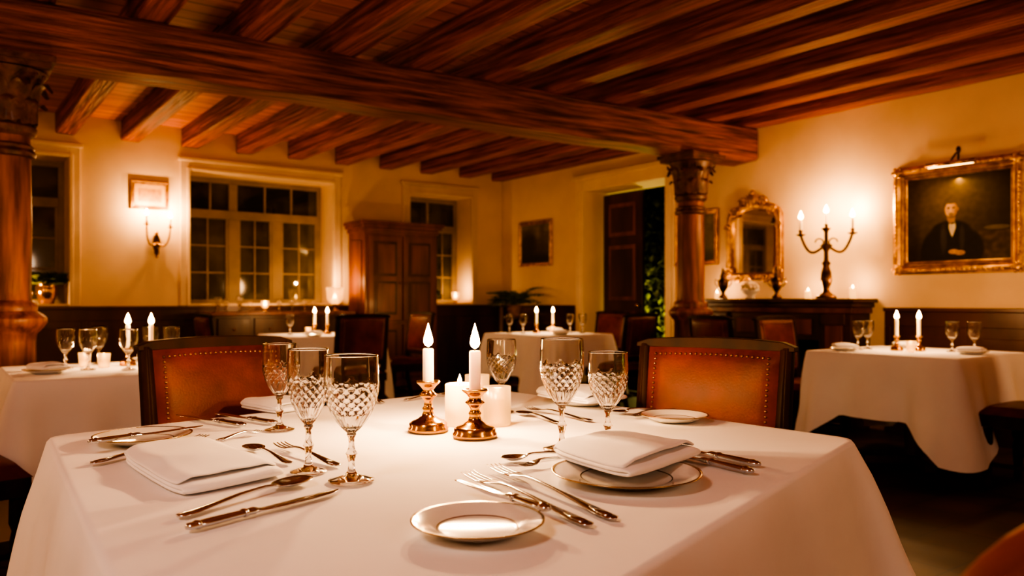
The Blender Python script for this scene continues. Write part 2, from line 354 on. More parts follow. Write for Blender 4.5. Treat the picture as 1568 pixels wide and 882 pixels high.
# ------------------------------------------------------------------ chairs
def chair():
    b=B()
    b.box((0,0,.40),(.50,.46,.07),CHW)
    vs=[];fs=[];n=12
    for j in range(n+1):
        for i in range(n+1):
            u=i/n*2-1; v=j/n*2-1
            e=(1-abs(u)**6)*(1-abs(v)**6)
            vs.append((u*.25,v*.23+.005,.436+.055*e**.35 if e>0 else .436))
    for j in range(n):
        for i in range(n):
            a=j*(n+1)+i; fs.append((a,a+1,a+n+2,a+n+1))
    b.add(vs,fs,LEATH)
    for sx in (-1,1):
        b.lathe([(.018,0),(.024,.02),(.02,.05),(.026,.12),(.030,.2),(.022,.24),(.032,.27),(.03,.36)],CHW,12,c=(sx*.215,.195,0))
        b.tube([(sx*.215,-.27,0),(sx*.215,-.21,.25),(sx*.22,-.20,.45),(sx*.228,-.225,.7),(sx*.232,-.255,.94)],[.021,.024,.026,.022,.018],CHW,8)
        b.tube([(sx*.215,.195,.15),(sx*.215,-.225,.15)],.011,CHW)
    b.tube([(-.215,0,.15),(.215,0,.15)],.011,CHW)
    def yb(z): return -.20-(z-.45)*.10-(max(0,z-.7))*.04
    nx=14
    def rail(z0,z1,th,arch,hw=.262):
        vs=[];fs=[]
        for i in range(nx+1):
            u=i/nx*2-1; x=u*hw; zt=z1+arch*(1-u*u) - (.0 if abs(u)<.93 else .010); cy=-.02*(1-u*u)
            for (y,z) in ((-th,z0),(th,z0),(th,zt),(-th,zt)): vs.append((x,yb(z)+y+cy,z))
        for i in range(nx):
            for k in range(4):
                l=(k+1)%4; fs.append((i*4+k,(i+1)*4+k,(i+1)*4+l,i*4+l))
        fs.append((0,1,2,3)); o=nx*4; fs.append((o+3,o+2,o+1,o))
        b.add(vs,fs,CHW,False)
    rail(.936,.960,.020,.012); rail(.515,.55,.02,0,.245)
    for sx in (-1,1):
        b.tube([(sx*.238,yb(z),z) for z in (.46,.55,.65,.75,.85,.945)],[.020]*6,CHW,8)
    for sg in (1,-1):
        vs=[];fs=[];n=16
        for j in range(n+1):
            for i in range(n+1):
                u=i/n*2-1; v=j/n*2-1; e=max(0,(1-u**8)*(1-v**8)); z=.742+v*.198; x=u*.220
                z+= .008*(1-u*u)*(v>0)*v
                pf=.018*(1-u*u)*(1-v*v)
                vs.append((x,yb(z)-.02*(1-u*u)+sg*(.012+.018*e**.4+pf),z))
        for j in range(n):
            for i in range(n):
                a=j*(n+1)+i; q=(a,a+1,a+n+2,a+n+1); fs.append(q if sg<0 else q[::-1])
        b.add(vs,fs,LEATH)
        npt=[]
        for k in range(23):
            t=k/22*2-1
            for (u,v) in ((t*.85,.86),(t*.85,-.86),(.85,t*.86),(-.85,t*.86)): npt.append((u,v))
        for (u,v) in npt:
            z=.742+v*.198; e=max(0,(1-u**8)*(1-v**8)); pf=.018*(1-u*u)*(1-v*v)
            b.ball((u*.220,yb(z)-.02*(1-u*u)+sg*(.0135+.018*e**.4+pf),z+.008*(1-u*u)*(v>0)*v),.0048,NAIL,6,4)
    return b.mesh('dining_chair')
chm=chair()
def put_chair_world(x,y,rz): place(chm,'dining_chair',(x,y,0),rz,bevel=.004)
def put_chair(l,d,rdeg): 
    p=W(l,d); place(chm,'dining_chair',p,math.radians(rdeg)-TH,bevel=.004)
put_chair(-.785,2.41,-134)
put_chair(.485,2.29,-217)
# rounded leather tub chair beside the near corner of the table
LEA2=pmat('tub_chair_leather',(.26,.050,.010),(.11,.019,.005),scale=4,rough=.42,bump=.25,bscale=160,rvar=.08,bdist=.002,detail=7,spec=.3)
b=B()
b.ball((0,0,.40),(.27,.27,.10),LEA2,28,14,pw=.45)
b.ball((0,-.27,.595),(.29,.065,.34),LEA2,40,28,pw=.66)
for s in (-1,1):
    b.ball((s*.275,-.05,.50),(.05,.25,.17),LEA2,24,16,pw=.6)
    for y in (-.24,.20): b.lathe([(.016,0),(.022,.1),(.028,.32)],CHW,12,c=(s*.22,y,0))
for k in range(30):
    a=k/29*pi; b.ball((.262*math.cos(a)*1.0,-.312,.62+.26*math.sin(a)**.6),.005,NAIL,6,4)
b.obj('leather_tub_chair',loc=W(.545,.905),rz=math.radians(8)-TH)
# ------------------------------------------------------------------ tablecloth
def cloth_mesh(corners,z,rad,hem,flare,amp,seed=0,freq=16):
    n=len(corners); P=[Vector(c) for c in corners]; out=[]; 
    for i in range(n):
        a,c,d=P[i-1],P[i],P[(i+1)%n]
        d1=(a-c).normalized(); d2=(d-c).normalized()
        ang=math.acos(max(-1,min(1,d1.dot(d2)))); tl=rad/math.tan(ang/2)
        bis=(d1+d2).normalized(); cen=c+bis*(rad/math.sin(ang/2))
        s=c+d1*tl; e=c+d2*tl
        a0=math.atan2(s.y-cen.y,s.x-cen.x); a1=math.atan2(e.y-cen.y,e.x-cen.x)
        while a1<a0: a1+=2*pi
        for k in range(9):
            t=a0+(a1-a0)*k/8; nn=Vector((math.cos(t),math.sin(t))); out.append((cen+nn*rad,nn))
        ns=P[(i+1)%n]; nd=P[(i+2)%n]
        d1n=(c-ns).normalized(); d2n=(nd-ns).normalized(); angn=math.acos(max(-1,min(1,d1n.dot(d2n)))); tln=rad/math.tan(angn/2)
        e2=ns+d1n*tln; L=(e2-e).length; m=max(2,int(L/.03)); nrm=Vector(((e2-e).y,-(e2-e).x)).normalized()
        for k in range(1,m): out.append((e.lerp(e2,k/m),nrm))
    N=len(out); cen=sum((o[0] for o in out),Vector((0,0)))/N
    vs=[];fs=[]
    rings=[.06,.25,.5,.72,.88,.96,.985,1.0]
    for r in rings:
        for (p,_) in out:
            q=cen+(p-cen)*r; w=noise.noise(Vector((q.x*3+seed,q.y*3,seed)))*.0026
            vs.append((q.x,q.y,z+ (w if r<.97 else 0)))
    J=16; s=0; ss=[]
    for i in range(N):
        ss.append(s); s+=(out[(i+1)%N][0]-out[i][0]).length
    for j in range(1,J+1):
        t=(j/J)
        for i,(p,nn) in enumerate(out):
            dc=min((p-c).length for c in P); cw=max(0,1-dc/.28)
            H=hem(p,nn,cw)
            dr=H*t; 
            f=(math.sin(ss[i]*freq+seed*2+1.3*math.sin(ss[i]*3.1+seed))+.5*math.sin(ss[i]*freq*1.9+seed*5))*.5
            f+=.35*noise.noise(Vector((ss[i]*9,t*2.5,seed)))
            o=.008+min(1,t*4)*.006+flare*t*(.6+.8*cw)+amp*(t**.9)*(f+.6)*(1+cw*1.0)
            q=p+nn*o
            zz=z-dr
            if j==1: q=p+nn*.007; zz=z-.008
            vs.append((q.x,q.y,zz))
    R=len(rings)+J
    for r in range(R-1):
        for i in range(N):
            k=(i+1)%N; fs.append((r*N+k,r*N+i,(r+1)*N+i,(r+1)*N+k))
    fs.append(tuple(range(N)))
    b=B(); b.add(vs,fs,CLOTH,True); return b
NC,RC,FC,LC=(-.19,.51),(.844,1.925),(-.10,3.04),(-1.16,1.96)
def hem_main(p,nn,cw):
    a=max(0,min(1,(nn.y+.2)/.5)); a=a*a*(3-2*a)
    return (.58+cw*.08)*(1-a)+(.20+cw*.38)*a
cb=cloth_mesh([NC,RC,FC,LC],.75,.06,hem_main,.10,.045,seed=1,freq=14)
cb.obj('tablecloth',loc=(0,0,0),rz=-TH)
b=B()
def inset(c,k=.965):
    cx,cy=-.15,1.86; return (cx+(c[0]-cx)*k,cy+(c[1]-cy)*k)
Q=[inset(c) for c in (NC,RC,FC,LC)]
vs=[(x,y,z) for z in (.705,.742) for (x,y) in Q]
b.add(vs,[(3,2,1,0),(4,5,6,7),(0,1,5,4),(1,2,6,5),(2,3,7,6),(3,0,4,7)],MAHO,False)
for c in (NC,RC,FC,LC):
    x,y=inset(c,.72); b.lathe([(.03,0),(.035,.1),(.028,.3),(.04,.6),(.04,.705)],MAHO,12,c=(x,y,0))
b.obj('dining_table',rz=-TH)
def bgtable(x,y,s,rz=0,seed=2,hemz=.40):
    h=s/2
    cloth_mesh([(-h,-h),(h,-h),(h,h),(-h,h)],.75,.03,lambda p,nn,cw: hemz+cw*.24,.06,.045,seed=seed,freq=15).obj('tablecloth',loc=(x,y,0),rz=rz)
    b=B(); b.box((0,0,.722),(s-.03,s-.03,.04),MAHO)
    b.lathe([(.05,.06),(.06,.2),(.045,.45),(.07,.7)],MAHO,16)
    for k in range(4): b.box((0,0,0),(.30,.06,.05),MAHO,M=Matrix.Rotation(k*pi/2+pi/4,4,'Z')@Matrix.Translation((.16,0,.026)))
    b.obj('dining_table',loc=(x,y,0),rz=rz,bevel=.004)
RT=(5.26,2.62); LT=(.72,4.34); MT=(3.11,7.44); CT=(5.10,6.30)
bgtable(*RT,.98,seed=3); bgtable(*LT,.90,seed=5); bgtable(*MT,.95,seed=8); bgtable(*CT,.95,seed=11)
# ------------------------------------------------------------------ crystal goblet
def goblet(rb=.048,h=.235,rf=.04,seg=128,K=56,nd=16):
    z0=h*.42
    prof=[(.0005,.0),(rf*.9,.0),(rf,.0015),(rf,.003),(rf*.7,.006),(rf*.3,.012),(.007,.02),(.0055,.035),(.0085,h*.2),(.011,h*.22),(.0075,h*.245),(.0055,h*.27),(.0055,h*.34),(.009,h*.37),(.007,h*.39)]
    nb=len(prof)
    bowl=[]
    for k in range(K+1):
        t=k/K; z=z0-.012+(h-z0+.012)*t
        if t<.62: r=rb*math.sin(t/.62*pi/2)**.66
        else: r=rb*(1-.04*((t-.62)/.38)**2)
        r=max(r,.008); bowl.append((r,z))
    prof+=bowl
    inner=[(r-.0020 if z>h*.75 else r-.0030,z) for (r,z) in bowl[::-1] if r>.016 and z>z0+.002]
    inner.append((.0005,inner[-1][1]-.003))
    def mod(k,a,r,z):
        if nb<=k<nb+K*.70:
            t=(k-nb)/K
            u=a*nd/(2*pi)
            if t<.28:
                g=abs(u%1-.5)*2
                return r-.0015*(1-g)*min(1,t*10)
            v=(t-.28)*9.5
            g1=abs((u+v)%1-.5); g2=abs((u-v)%1-.5); g=min(g1,g2)
            hi=.70-.10*abs(u*.5%1-.5)*2
            if t>hi: return r
            return r-.0017*max(0,1-g/.15)*min(1,(hi-t)*16)
        return r
    b=B(); b.lathe(prof+inner,GLASS,seg,mod=mod); return b.mesh('crystal_goblet')
def gob(l,d,h,w):
    x,y,z=W(l,d,.7525); me=goblet(w/2,h,min(.043,w*.43)); place(me,'crystal_goblet',(x,y,z),random.random())
gob(-.605,2.04,.226,.088); gob(-.40,1.54,.243,.082); gob(-.300,1.465,.236,.102); gob(-.032,2.37,.221,.090); gob(.113,1.774,.252,.100); gob(.222,1.815,.219,.094)
g_small=goblet(.042,.20,.034,48,20,12)
def gw(x,y,s=1): place(g_small,'crystal_goblet',(x,y,.7525),0,scale=s)
# ------------------------------------------------------------------ candles
def flame(b,c,h=.045,r=.0085):
    b.lathe([(.0005,0),(r*.7,h*.08),(r,h*.22),(r*.9,h*.4),(r*.55,h*.65),(r*.2,h*.88),(.0002,h)],FLAME,12,c=c)
def taper(b,c,h,r=.0115,fh=.045,fr=.0085):
    b.lathe([(r,0),(r,h-.004),(r*.85,h),(r*.3,h-.003),(.0005,h-.004)],WAX,16,c=c)
    b.tube([(c[0],c[1],c[2]+h-.004),(c[0],c[1],c[2]+h+.008)],.0012,WICK,6)
    flame(b,(c[0],c[1],c[2]+h+.004),fh,fr)
def stick_prof(R,H):
    return [(.0005,0),(R,0),(R,.008),(R*.93,.013),(R*.95,.020),(R*.8,.026),(R*.55,.031),(R*.32,.040),(R*.24,.052),(R*.30,.058),(R*.22,.064),(R*.2,H*.58),(R*.30,H*.66),(R*.46,H*.72),(R*.30,H*.78),(R*.26,H*.82),(R*.42,H*.90),(R*.56,H*.95),(R*.6,H*.98),(R*.56,H),(R*.3,H),(R*.28,H*.9),(.0005,H*.9)]
def candlestick(loc,R,H,ch,fh,power):
    b=B(); b.lathe(stick_prof(R,H),BRASS,40); taper(b,(0,0,H*.9),ch+H*.1,.0145,fh,.0125)
    b.obj('brass_candlestick',loc=loc)
    light('candle_light',(loc[0],loc[1],loc[2]+H+ch+fh+.012),power)
x,y,_=W(-.217,2.03); candlestick((x,y,.7525),.052,.13,.083,.062,11)
x,y,_=W(-.092,1.943); candlestick((x,y,.7525),.055,.118,.095,.064,11)
def pillar(loc,r,h,power=0,glass=False,name='pillar_candle'):
    b=B(); b.lathe([(.0005,0),(r,0),(r*1.01,h*.5),(r,h-.003),(r*.9,h),(r*.75,h-.006),(.0005,h-.010)],WAXG,28)
    b.tube([(0,0,h-.01),(0,0,h+.004)],.0012,WICK,6); flame(b,(0,0,h),.026,.006)
    if glass: b.lathe([(.0005,-.004),(r+.006,-.004),(r+.009,0),(r+.009,h+.035),(r+.0065,h+.035),(r+.0065,.0),(.0005,-.001)],FROST,32)
    b.obj(name,loc=loc)
    if power: light('candle_light',(loc[0],loc[1],loc[2]+h+.045),power)
x,y,_=W(-.142,2.13); pillar((x,y,.7525),.040,.112,power=4)
x,y,_=W(-.040,2.13); pillar((x,y,.757),.028,.065,glass=True,power=3,name='glass_votive')
x,y,_=W(-.10,2.25); pillar((x,y,.757),.026,.085,glass=True,name='glass_votive')
# ------------------------------------------------------------------ plates, napkins
def plate(r,h=.018):
    b=B()
    b.lathe([(.0005,.004),(r*.55,.004),(r*.62,.006),(r*.72,.011),(r*.96,h)],PORC,64)
    b.lathe([(r*.96,h),(r,h+.001),(r,h-.001),(r*.98,h-.002)],RIMG,64)
    b.lathe([(r*.98,h-.002),(r*.72,.006),(r*.6,0),(r*.5,0),(r*.5,.002),(.0005,.002)],PORC,64)
    b.lathe([(r*.60,.0062),(r*.615,.0070)],RIMG,64)
    return b.mesh('dinner_plate')
ZT=.7535
def put_plate(l,d,r,name='side_plate'): place(plate(r),name,W(l,d,ZT))
put_plate(-.05,1.145,.098); put_plate(.214,1.470,.140,'dinner_plate'); put_plate(-.88,1.87,.110); put_plate(.455,2.20,.095); put_plate(.235,2.56,.115)
def napkin(cs,z,seed=0,gap=.011,lays=3,th=.006):
    C=[Vector(c) for c in cs]; b=B(); path=[]
    nv=18
    for L in range(lays):
        vv=[i/nv for i in range(nv+1)]
        if L%2==0: vv=vv[::-1]
        for v in vv: path.append((.02*L*(1-v)+v*(1-.012*L),L*gap,L))
        if L<lays-1:
            edge=0 if L%2==0 else 1
            for a in (.15,.35,.5,.65,.85):
                an=a*pi; vx=-(math.sin(an))*.040 if edge==0 else 1+math.sin(an)*.03
                path.append((vx,L*gap+gap*(1-math.cos(an))/2,L+a))
    nu=30; vs=[];fs=[]; cen=(C[0]+C[1]+C[2]+C[3])/4
    for (v,zz,L) in path:
        for i in range(nu+1):
            u=i/nu; uu=.008*math.sin(L*2.3+seed)+ (u-.5)*(1-.02*L)+.5
            bow=.02*math.sin(pi*max(0,min(1,v)))*(1 if u>.5 else -1)*abs(2*u-1)
            uu+=bow
            p=C[0]*(1-uu)*(1-v)+C[1]*uu*(1-v)+C[2]*uu*v+C[3]*(1-uu)*v
            a=abs(u-.5)*2; c=min(1,abs(v-.5)*2)
            cr=max(0,(a**6)*(c**6))
            p=p.lerp(cen,.07*cr)
            w=noise.noise(Vector((p.x*8+seed,p.y*8,L*.3)))*.010+noise.noise(Vector((p.x*20,p.y*20,seed+L*.4)))*.003
            k=(L+.6)/lays
            ed=min(1,min(u,1-u)*7)
            soft=.55+.45*ed
            vs.append((p.x,p.y,z+th*.5+zz*soft+max(-.2*gap,w)*k*(.4+.6*ed)+.007*k*math.sin(pi*u)*math.sin(pi*max(0,min(1,v)))))
    for j in range(len(path)-1):
        for i in range(nu):
            a=j*(nu+1)+i; fs.append((a,a+1,a+nu+2,a+nu+1))
    b.add(vs,fs,NAPK,True)
    o=b.obj('folded_napkin',rz=-TH)
    s=o.modifiers.new('thick','SOLIDIFY'); s.thickness=th; s.offset=0
    s=o.modifiers.new('sub','SUBSURF'); s.levels=2; s.render_levels=2
    return o
napkin([(-.575,1.345),(-.437,1.515),(-.690,1.80),(-.825,1.65)],.7535,1)
napkin([(.20,1.385),(.393,1.62),(.253,1.80),(.078,1.60)],.7735,2)
napkin([(-.70,2.33),(-.60,2.47),(-.74,2.60),(-.86,2.46)],.7535,3)
napkin([(.225,2.38),(.375,2.53),(.20,2.74),(.075,2.60)],.7735,4)
# ------------------------------------------------------------------ cutlery (length along +x, head at +x)
def fork():
    b=B()
    b.loft([(0,0,.002,.004,.0015),(.004,0,.0085,.004,.002),(.02,0,.0095,.004,.002),(.045,0,.007,.006,.0022),(.09,0,.0035,.010,.0025),(.125,0,.003,.012,.0025),(.14,0,.004,.012,.002),(.15,0,.010,.010,.0015),(.158,0,.0125,.008,.0014),(.166,0,.0128,.007,.0013)],SILV,12)
    for y in (-.0105,-.0035,.0035,.0105):
        b.loft([(.160,y,.0022,.0075,.0013),(.175,y,.0021,.006,.0012),(.195,y*.97,.0018,.007,.0011),(.208,y*.95,.0010,.010,.0007)],SILV,8)
    b.loft([(.008,0,.006,.0055,.0015),(.02,0,.0065,.006,.0012),(.035,0,.004,.0065,.0012)],SILV,8)
    return b.mesh('fork')
def spoon():
    b=B()
    b.loft([(0,0,.002,.004,.0015),(.004,0,.0085,.004,.002),(.02,0,.0095,.004,.002),(.045,0,.007,.006,.0022),(.09,0,.0035,.010,.0025),(.13,0,.003,.011,.0025),(.145,0,.0045,.010,.002),(.150,0,.008,.009,.0015)],SILV,12)
    vs=[];fs=[];nr=8;na=28
    for side in (0,1):
        for j in range(nr+1):
            r=j/nr
            for i in range(na):
                a=2*pi*i/na; ex=.033; ey=.0205*(1+.12*math.cos(a))
                vs.append((.178+ex*r*math.cos(a),ey*r*math.sin(a),.0095-.0075*(1-r*r)-(0 if side==0 else .0012)))
    for side in (0,1):
        o=side*(nr+1)*na
        for j in range(nr):
            for i in range(na):
                k=(i+1)%na; q=(o+j*na+i,o+(j+1)*na+i,o+(j+1)*na+k,o+j*na+k); fs.append(q if side==0 else q[::-1])
    o=(nr+1)*na
    for i in range(na):
        k=(i+1)%na; fs.append((nr*na+i,o+nr*na+i,o+nr*na+k,nr*na+k))
    b.add(vs,fs,SILV); return b.mesh('spoon')
def knife():
    b=B()
    b.loft([(0,0,.003,.006,.003),(.004,0,.008,.006,.0045),(.03,0,.0085,.006,.005),(.08,0,.0065,.006,.0045),(.09,0,.0075,.006,.005),(.094,0,.005,.006,.004),(.10,0,.0075,.005,.0022),(.12,0,.009,.0045,.0014),(.17,.0006,.0098,.0045,.0012),(.205,.001,.009,.0045,.0011),(.222,.003,.005,.0045,.001),(.230,.005,.001,.0045,.0006)],SILV,12)
    for x in (.012,.075): b.loft([(x,0,.0088,.006,.0056),(x+.002,0,.0095,.006,.0060),(x+.004,0,.0088,.006,.0056)],SILV,12)
    return b.mesh('table_knife')
FK,SP,KN=fork(),spoon(),knife()
def cut(me,name,h,t,z=.7530):
    L={'fork':.208,'spoon':.211,'table_knife':.230}[name]
    dx,dy=t[0]-h[0],t[1]-h[1]; ln=math.hypot(dx,dy); s=ln/L
    return place(me,name,W(h[0],h[1],z),math.atan2(dy,dx)-TH,scale=(s,min(max(s,1.05),1.35),1.15))
TBL=[ # (mesh,name,handle(l,d),head(l,d))
(KN,'table_knife',(-.474,1.140),(-.300,1.374)),
(SP,'spoon',(-.515,1.207),(-.378,1.460)),
(FK,'fork',(-.86,1.60),(-.745,1.90)),
(FK,'fork',(-.700,1.86),(-.635,1.97)),
(SP,'spoon',(-.452,1.600),(-.600,1.782)),
(FK,'fork',(-.350,1.58),(-.535,1.800)),
(KN,'table_knife',(.466,1.515),(.290,1.790)),
(KN,'table_knife',(.500,1.580),(.320,1.850)),
(FK,'fork',(.117,1.159),(-.085,1.494)),
(FK,'fork',(.158,1.193),(-.038,1.560)),
(SP,'spoon',(.152,1.715),(-.022,1.630)),
(FK,'fork',(.150,1.67),(.010,1.555)),
(KN,'table_knife',(-.64,2.12),(-.88,2.32)),
(KN,'table_knife',(-.71,2.08),(-.97,2.28)),
(FK,'fork',(.22,2.17),(.05,2.40)),
(SP,'spoon',(.13,2.13),(.02,2.32)),
(FK,'fork',(.50,2.40),(.33,2.22)),
(SP,'spoon',(.44,2.42),(.30,2.30)),
(FK,'fork',(-.36,2.62),(-.22,2.78)),
(FK,'fork',(-.42,2.55),(-.50,2.70)),
]
for me,nm,h,t in TBL: cut(me,nm,h,t)
cut(KN,'table_knife',(.055,1.165),(-.095,1.365),z=.773)
cut(KN,'table_knife',(-.93,1.72),(-.765,1.95),z=.773)
# ------------------------------------------------------------------ background table settings
plm=plate(.10)
def votive(loc,p=1.2):
    b=B(); b.lathe([(.0005,.003),(.022,.003),(.024,.045),(.0005,.042)],WAXG,16); flame(b,(0,0,.046),.024,.007)
    b.lathe([(.0005,0),(.026,0),(.031,.07),(.029,.07),(.0245,.002),(.0005,.002)],FROST,20); b.obj('glass_votive',loc=loc)
    light('candle_light',(loc[0],loc[1],loc[2]+.085),p)
def candlepair(x,y,off,power,top=.12):
    for s in (-1,1):
        b=B(); b.lathe(stick_prof(.04,.10),BRASS,20); taper(b,(0,0,.09),top,.0115,.058,.015)
        b.obj('brass_candlestick',loc=(x+s*off[0],y+s*off[1],.7525))
        light('candle_light',(x+s*off[0],y+s*off[1],.7525+.09+top+.076),power)
def setting(x,y,g,pl):
    for (a,c) in g: gw(x+a,y+c)
    for (a,c) in pl:
        place(plm,'side_plate',(x+a,y+c,.7535))
        o=napkin([(-.06,-.07),(.06,-.07),(.06,.07),(-.06,.07)],0,random.random()*9,gap=.008); o.location=(x+a,y+c,.7735); o.rotation_euler=(0,0,random.random())
setting(*RT,[(-.16,.30),(-.04,.30),(.12,-.19),(.16,-.31)],[(-.32,.30),(.33,.22),(.0,-.36)])
candlepair(RT[0]+.02,RT[1]+.05,(.05,-.05),5.5); votive((RT[0]-.08,RT[1]-.02,.7525))
setting(*LT,[(-.20,.08),(-.12,-.05),(.22,.24),(.04,-.16),(-.02,.30),(.30,.12)],[(-.30,-.12),(.25,.36)])
candlepair(LT[0]+.14,LT[1]+.10,(.05,-.03),5.5); votive((LT[0]-.03,LT[1]+.08,.7525)); votive((LT[0]-.1,LT[1]+.2,.7525))
setting(*MT,[(-.30,.05),(.28,.1)],[(-.2,-.3),(.25,-.25)])
candlepair(MT[0],MT[1],(.05,-.04),6.5); votive((MT[0]-.12,MT[1]+.03,.7525))
setting(*CT,[(-.33,.22),(-.26,.08),(.20,-.12),(.30,-.2)],[(-.1,-.32),(.3,.25)])
candlepair(CT[0]+.0,CT[1]+.05,(.07,-.05),6.5); votive((CT[0]+.01,CT[1]-.06,.7525))
for (x,y,r) in [(3.05,6.62,0),(2.25,7.5,-90),(3.95,7.35,90),(5.35,5.50,8),(5.95,6.5,90),(5.28,3.45,180),(5.35,4.15,-100),(5.10,1.82,0),(.02,3.60,-80)]:
    put_chair_world(x,y,math.radians(r))
# ------------------------------------------------------------------ north wall furniture
b=B(); x0,x1,y0,y1=4.06,5.04,8.42,8.87
b.bx(x0,x1,y0,y1,.08,1.92,CABW); b.bx(x0-.03,x1+.03,y0-.03,y1,0,.12,CABW)
b.bx(x0-.02,x1+.02,y0-.02,y1,1.90,1.95,CABW); b.bx(x0-.05,x1+.05,y0-.05,y1,1.95,1.99,CABW); b.bx(x0-.07,x1+.07,y0-.07,y1,1.99,2.03,CABW)
xm=(x0+x1)/2
for (a,c) in ((x0+.04,xm-.01),(xm+.01,x1-.04)):
    b.bx(a,c,y0-.02,y0,.85,1.86,CABW); b.bx(a,c,y0-.02,y0,.16,.80,CABW)
    for (z0,z1) in ((.92,1.32),(1.38,1.79),(.22,.74)):
        b.bx(a+.07,c-.07,y0-.028,y0-.02,z0,z1,MAHO); b.bx(a+.10,c-.10,y0-.038,y0-.028,z0+.03,z1-.03,CABW)
b.ball((xm-.04,y0-.035,1.3),.014,BRASS); b.ball((xm+.04,y0-.035,1.3),.014,BRASS)
for (z0,z1) in ((.25,.95),(1.05,1.8)): b.bx(x0-.012,x0,y0+.08,y1-.08,z0,z1,CABW)
b.obj('armoire',bevel=.006)
b=B(); b.bx(2.35,3.92,8.46,8.87,.12,.93,MAHO); b.bx(2.32,3.95,8.43,8.87,.93,.965,CABW)
for k in range(4):
    a=2.37+k*.385; b.bx(a+.02,a+.365,8.44,8.46,.16,.62,MAHO); b.bx(a+.02,a+.365,8.44,8.46,.66,.90,MAHO); b.ball((a+.19,8.43,.78),.014,BRASS)
for x in (2.38,3.85):
    for y in (8.5,8.82): b.bx(x,x+.05,y-.03,y+.03,0,.12,MAHO)
b.obj('sideboard',bevel=.005)
for k,(x,s) in enumerate([(2.45,.8),(2.56,.7),(2.68,.85),(2.82,.6),(3.12,.7),(3.3,.75),(3.42,.7),(3.55,.6)]):
    place(g_small,'wine_glass',(x,8.65+.08*(k%2),.966),0,scale=s)
def hurricane(loc,s,power):
    b=B(); b.lathe([(.0005,0),(.05*s,0),(.05*s,.008),(.012*s,.02),(.010*s,.05*s),(.03*s,.07*s)],BRASS,24)
    b.lathe([(.03*s,.07*s),(.062*s,.09*s),(.080*s,.13*s),(.085*s,.20*s),(.09*s,.24*s),(.087*s,.24*s),(.082*s,.20*s),(.077*s,.13*s),(.06*s,.095*s),(.0005,.075*s)],FROST,28)
    b.lathe([(.0005,.078*s),(.035*s,.078*s),(.035*s,.13*s),(.0005,.128*s)],WAXG,20); flame(b,(0,0,.132*s),.055,.016)
    b.obj('hurricane_lamp',loc=loc); light('candle_light',(loc[0],loc[1],loc[2]+.30*s),power)
hurricane((3.80,8.68,.966),1.15,10)
hurricane((5.66,8.97,SILL+.026),.6,6)
hurricane((2.97,8.68,.966),.5,3)
def plant(name,loc,pr,ph,n,ll,potm,droop=1,lw=.02):
    b=B(); b.lathe([(.0005,0),(pr*.6,0),(pr*.65,.01),(pr*.95,ph*.5),(pr,ph*.8),(pr*.85,ph*.95),(pr*1.02,ph),(pr*.85,ph*.97),(.0005,ph*.9)],potm,24)
    for k in range(n):
        a=random.uniform(0,2*pi); L=ll*random.uniform(.6,1.1); up=random.uniform(.5,1.1)
        pts=[]
        for q in range(7):
            t=q/6; pts.append((math.cos(a)*L*.75*t, math.sin(a)*L*.75*t, ph*.9+L*(up*t-droop*.75*t*t)))
        b.tube(pts,[.003]*6+[.001],GREEN,5)
        for q in range(2,7):
            p=Vector(pts[q])
            for s in (-1,1):
                M=Matrix.Translation(p)@Matrix.Rotation(a+s*1.0,4,'Z')@Matrix.Rotation(-.3,4,'Y')
                l2=ll*.35
                b.add([(0,0,0),(l2*.4,lw,.01),(l2,0,-.02),(l2*.4,-lw,.01)],[(0,1,2,3)],GREEN,False,M)
    b.obj(name,loc=loc)
plant('potted_fern',(.90,9.06,SILL+.026),.10,.20,40,.22,BRASS,droop=.6,lw=.03)
votive((.66,8.96,SILL+.026),6)
plant('potted_plant',(5.30,9.06,SILL+.026),.06,.10,16,.18,POT,lw=.03)
b=B(); b.lathe([(.13,0),(.13,.03),(.03,.06),(.025,.4),(.04,.5),(.025,.6),(.03,.82),(.14,.85),(.14,.88),(.0005,.88)],MAHO,24); b.obj('plant_stand',loc=(6.0,8.1,0))
plant('potted_palm',(6.0,8.1,.881),.09,.15,26,.38,POT,droop=.7,lw=.03)
# pictures
def paint_mat(name):
    m=pmat(name,(1,1,1),(.86,.86,.86),scale=30,rough=.45,coat=.05,spec=.3); N=m.node_tree.nodes; L=m.node_tree.links
    at=N.new('ShaderNodeAttribute'); at.attribute_name='Col'; cr=[n for n in N if n.type=='VALTORGB'][0]
    mx=N.new('ShaderNodeMix'); mx.data_type='RGBA'; mx.blend_type='MULTIPLY'; mx.inputs[0].default_value=1
    L.new(at.outputs['Color'],mx.inputs[6]); L.new(cr.outputs[0],mx.inputs[7]); L.new(mx.outputs[2],N['Principled BSDF'].inputs['Base Color'])
    return m
PAINT=paint_mat('oil_paint')
def sst(a,b_,x):
    t=max(0,min(1,(x-a)/(b_-a))); return t*t*(3-2*t)
def mixc(a,c,t): return tuple(a[i]*(1-t)+c[i]*t for i in range(3))
def ell(u,v,cu,cv,ru,rv,soft=.15):
    d=math.hypot((u-cu)/ru,(v-cv)/rv); return 1-sst(1-soft,1+soft,d)
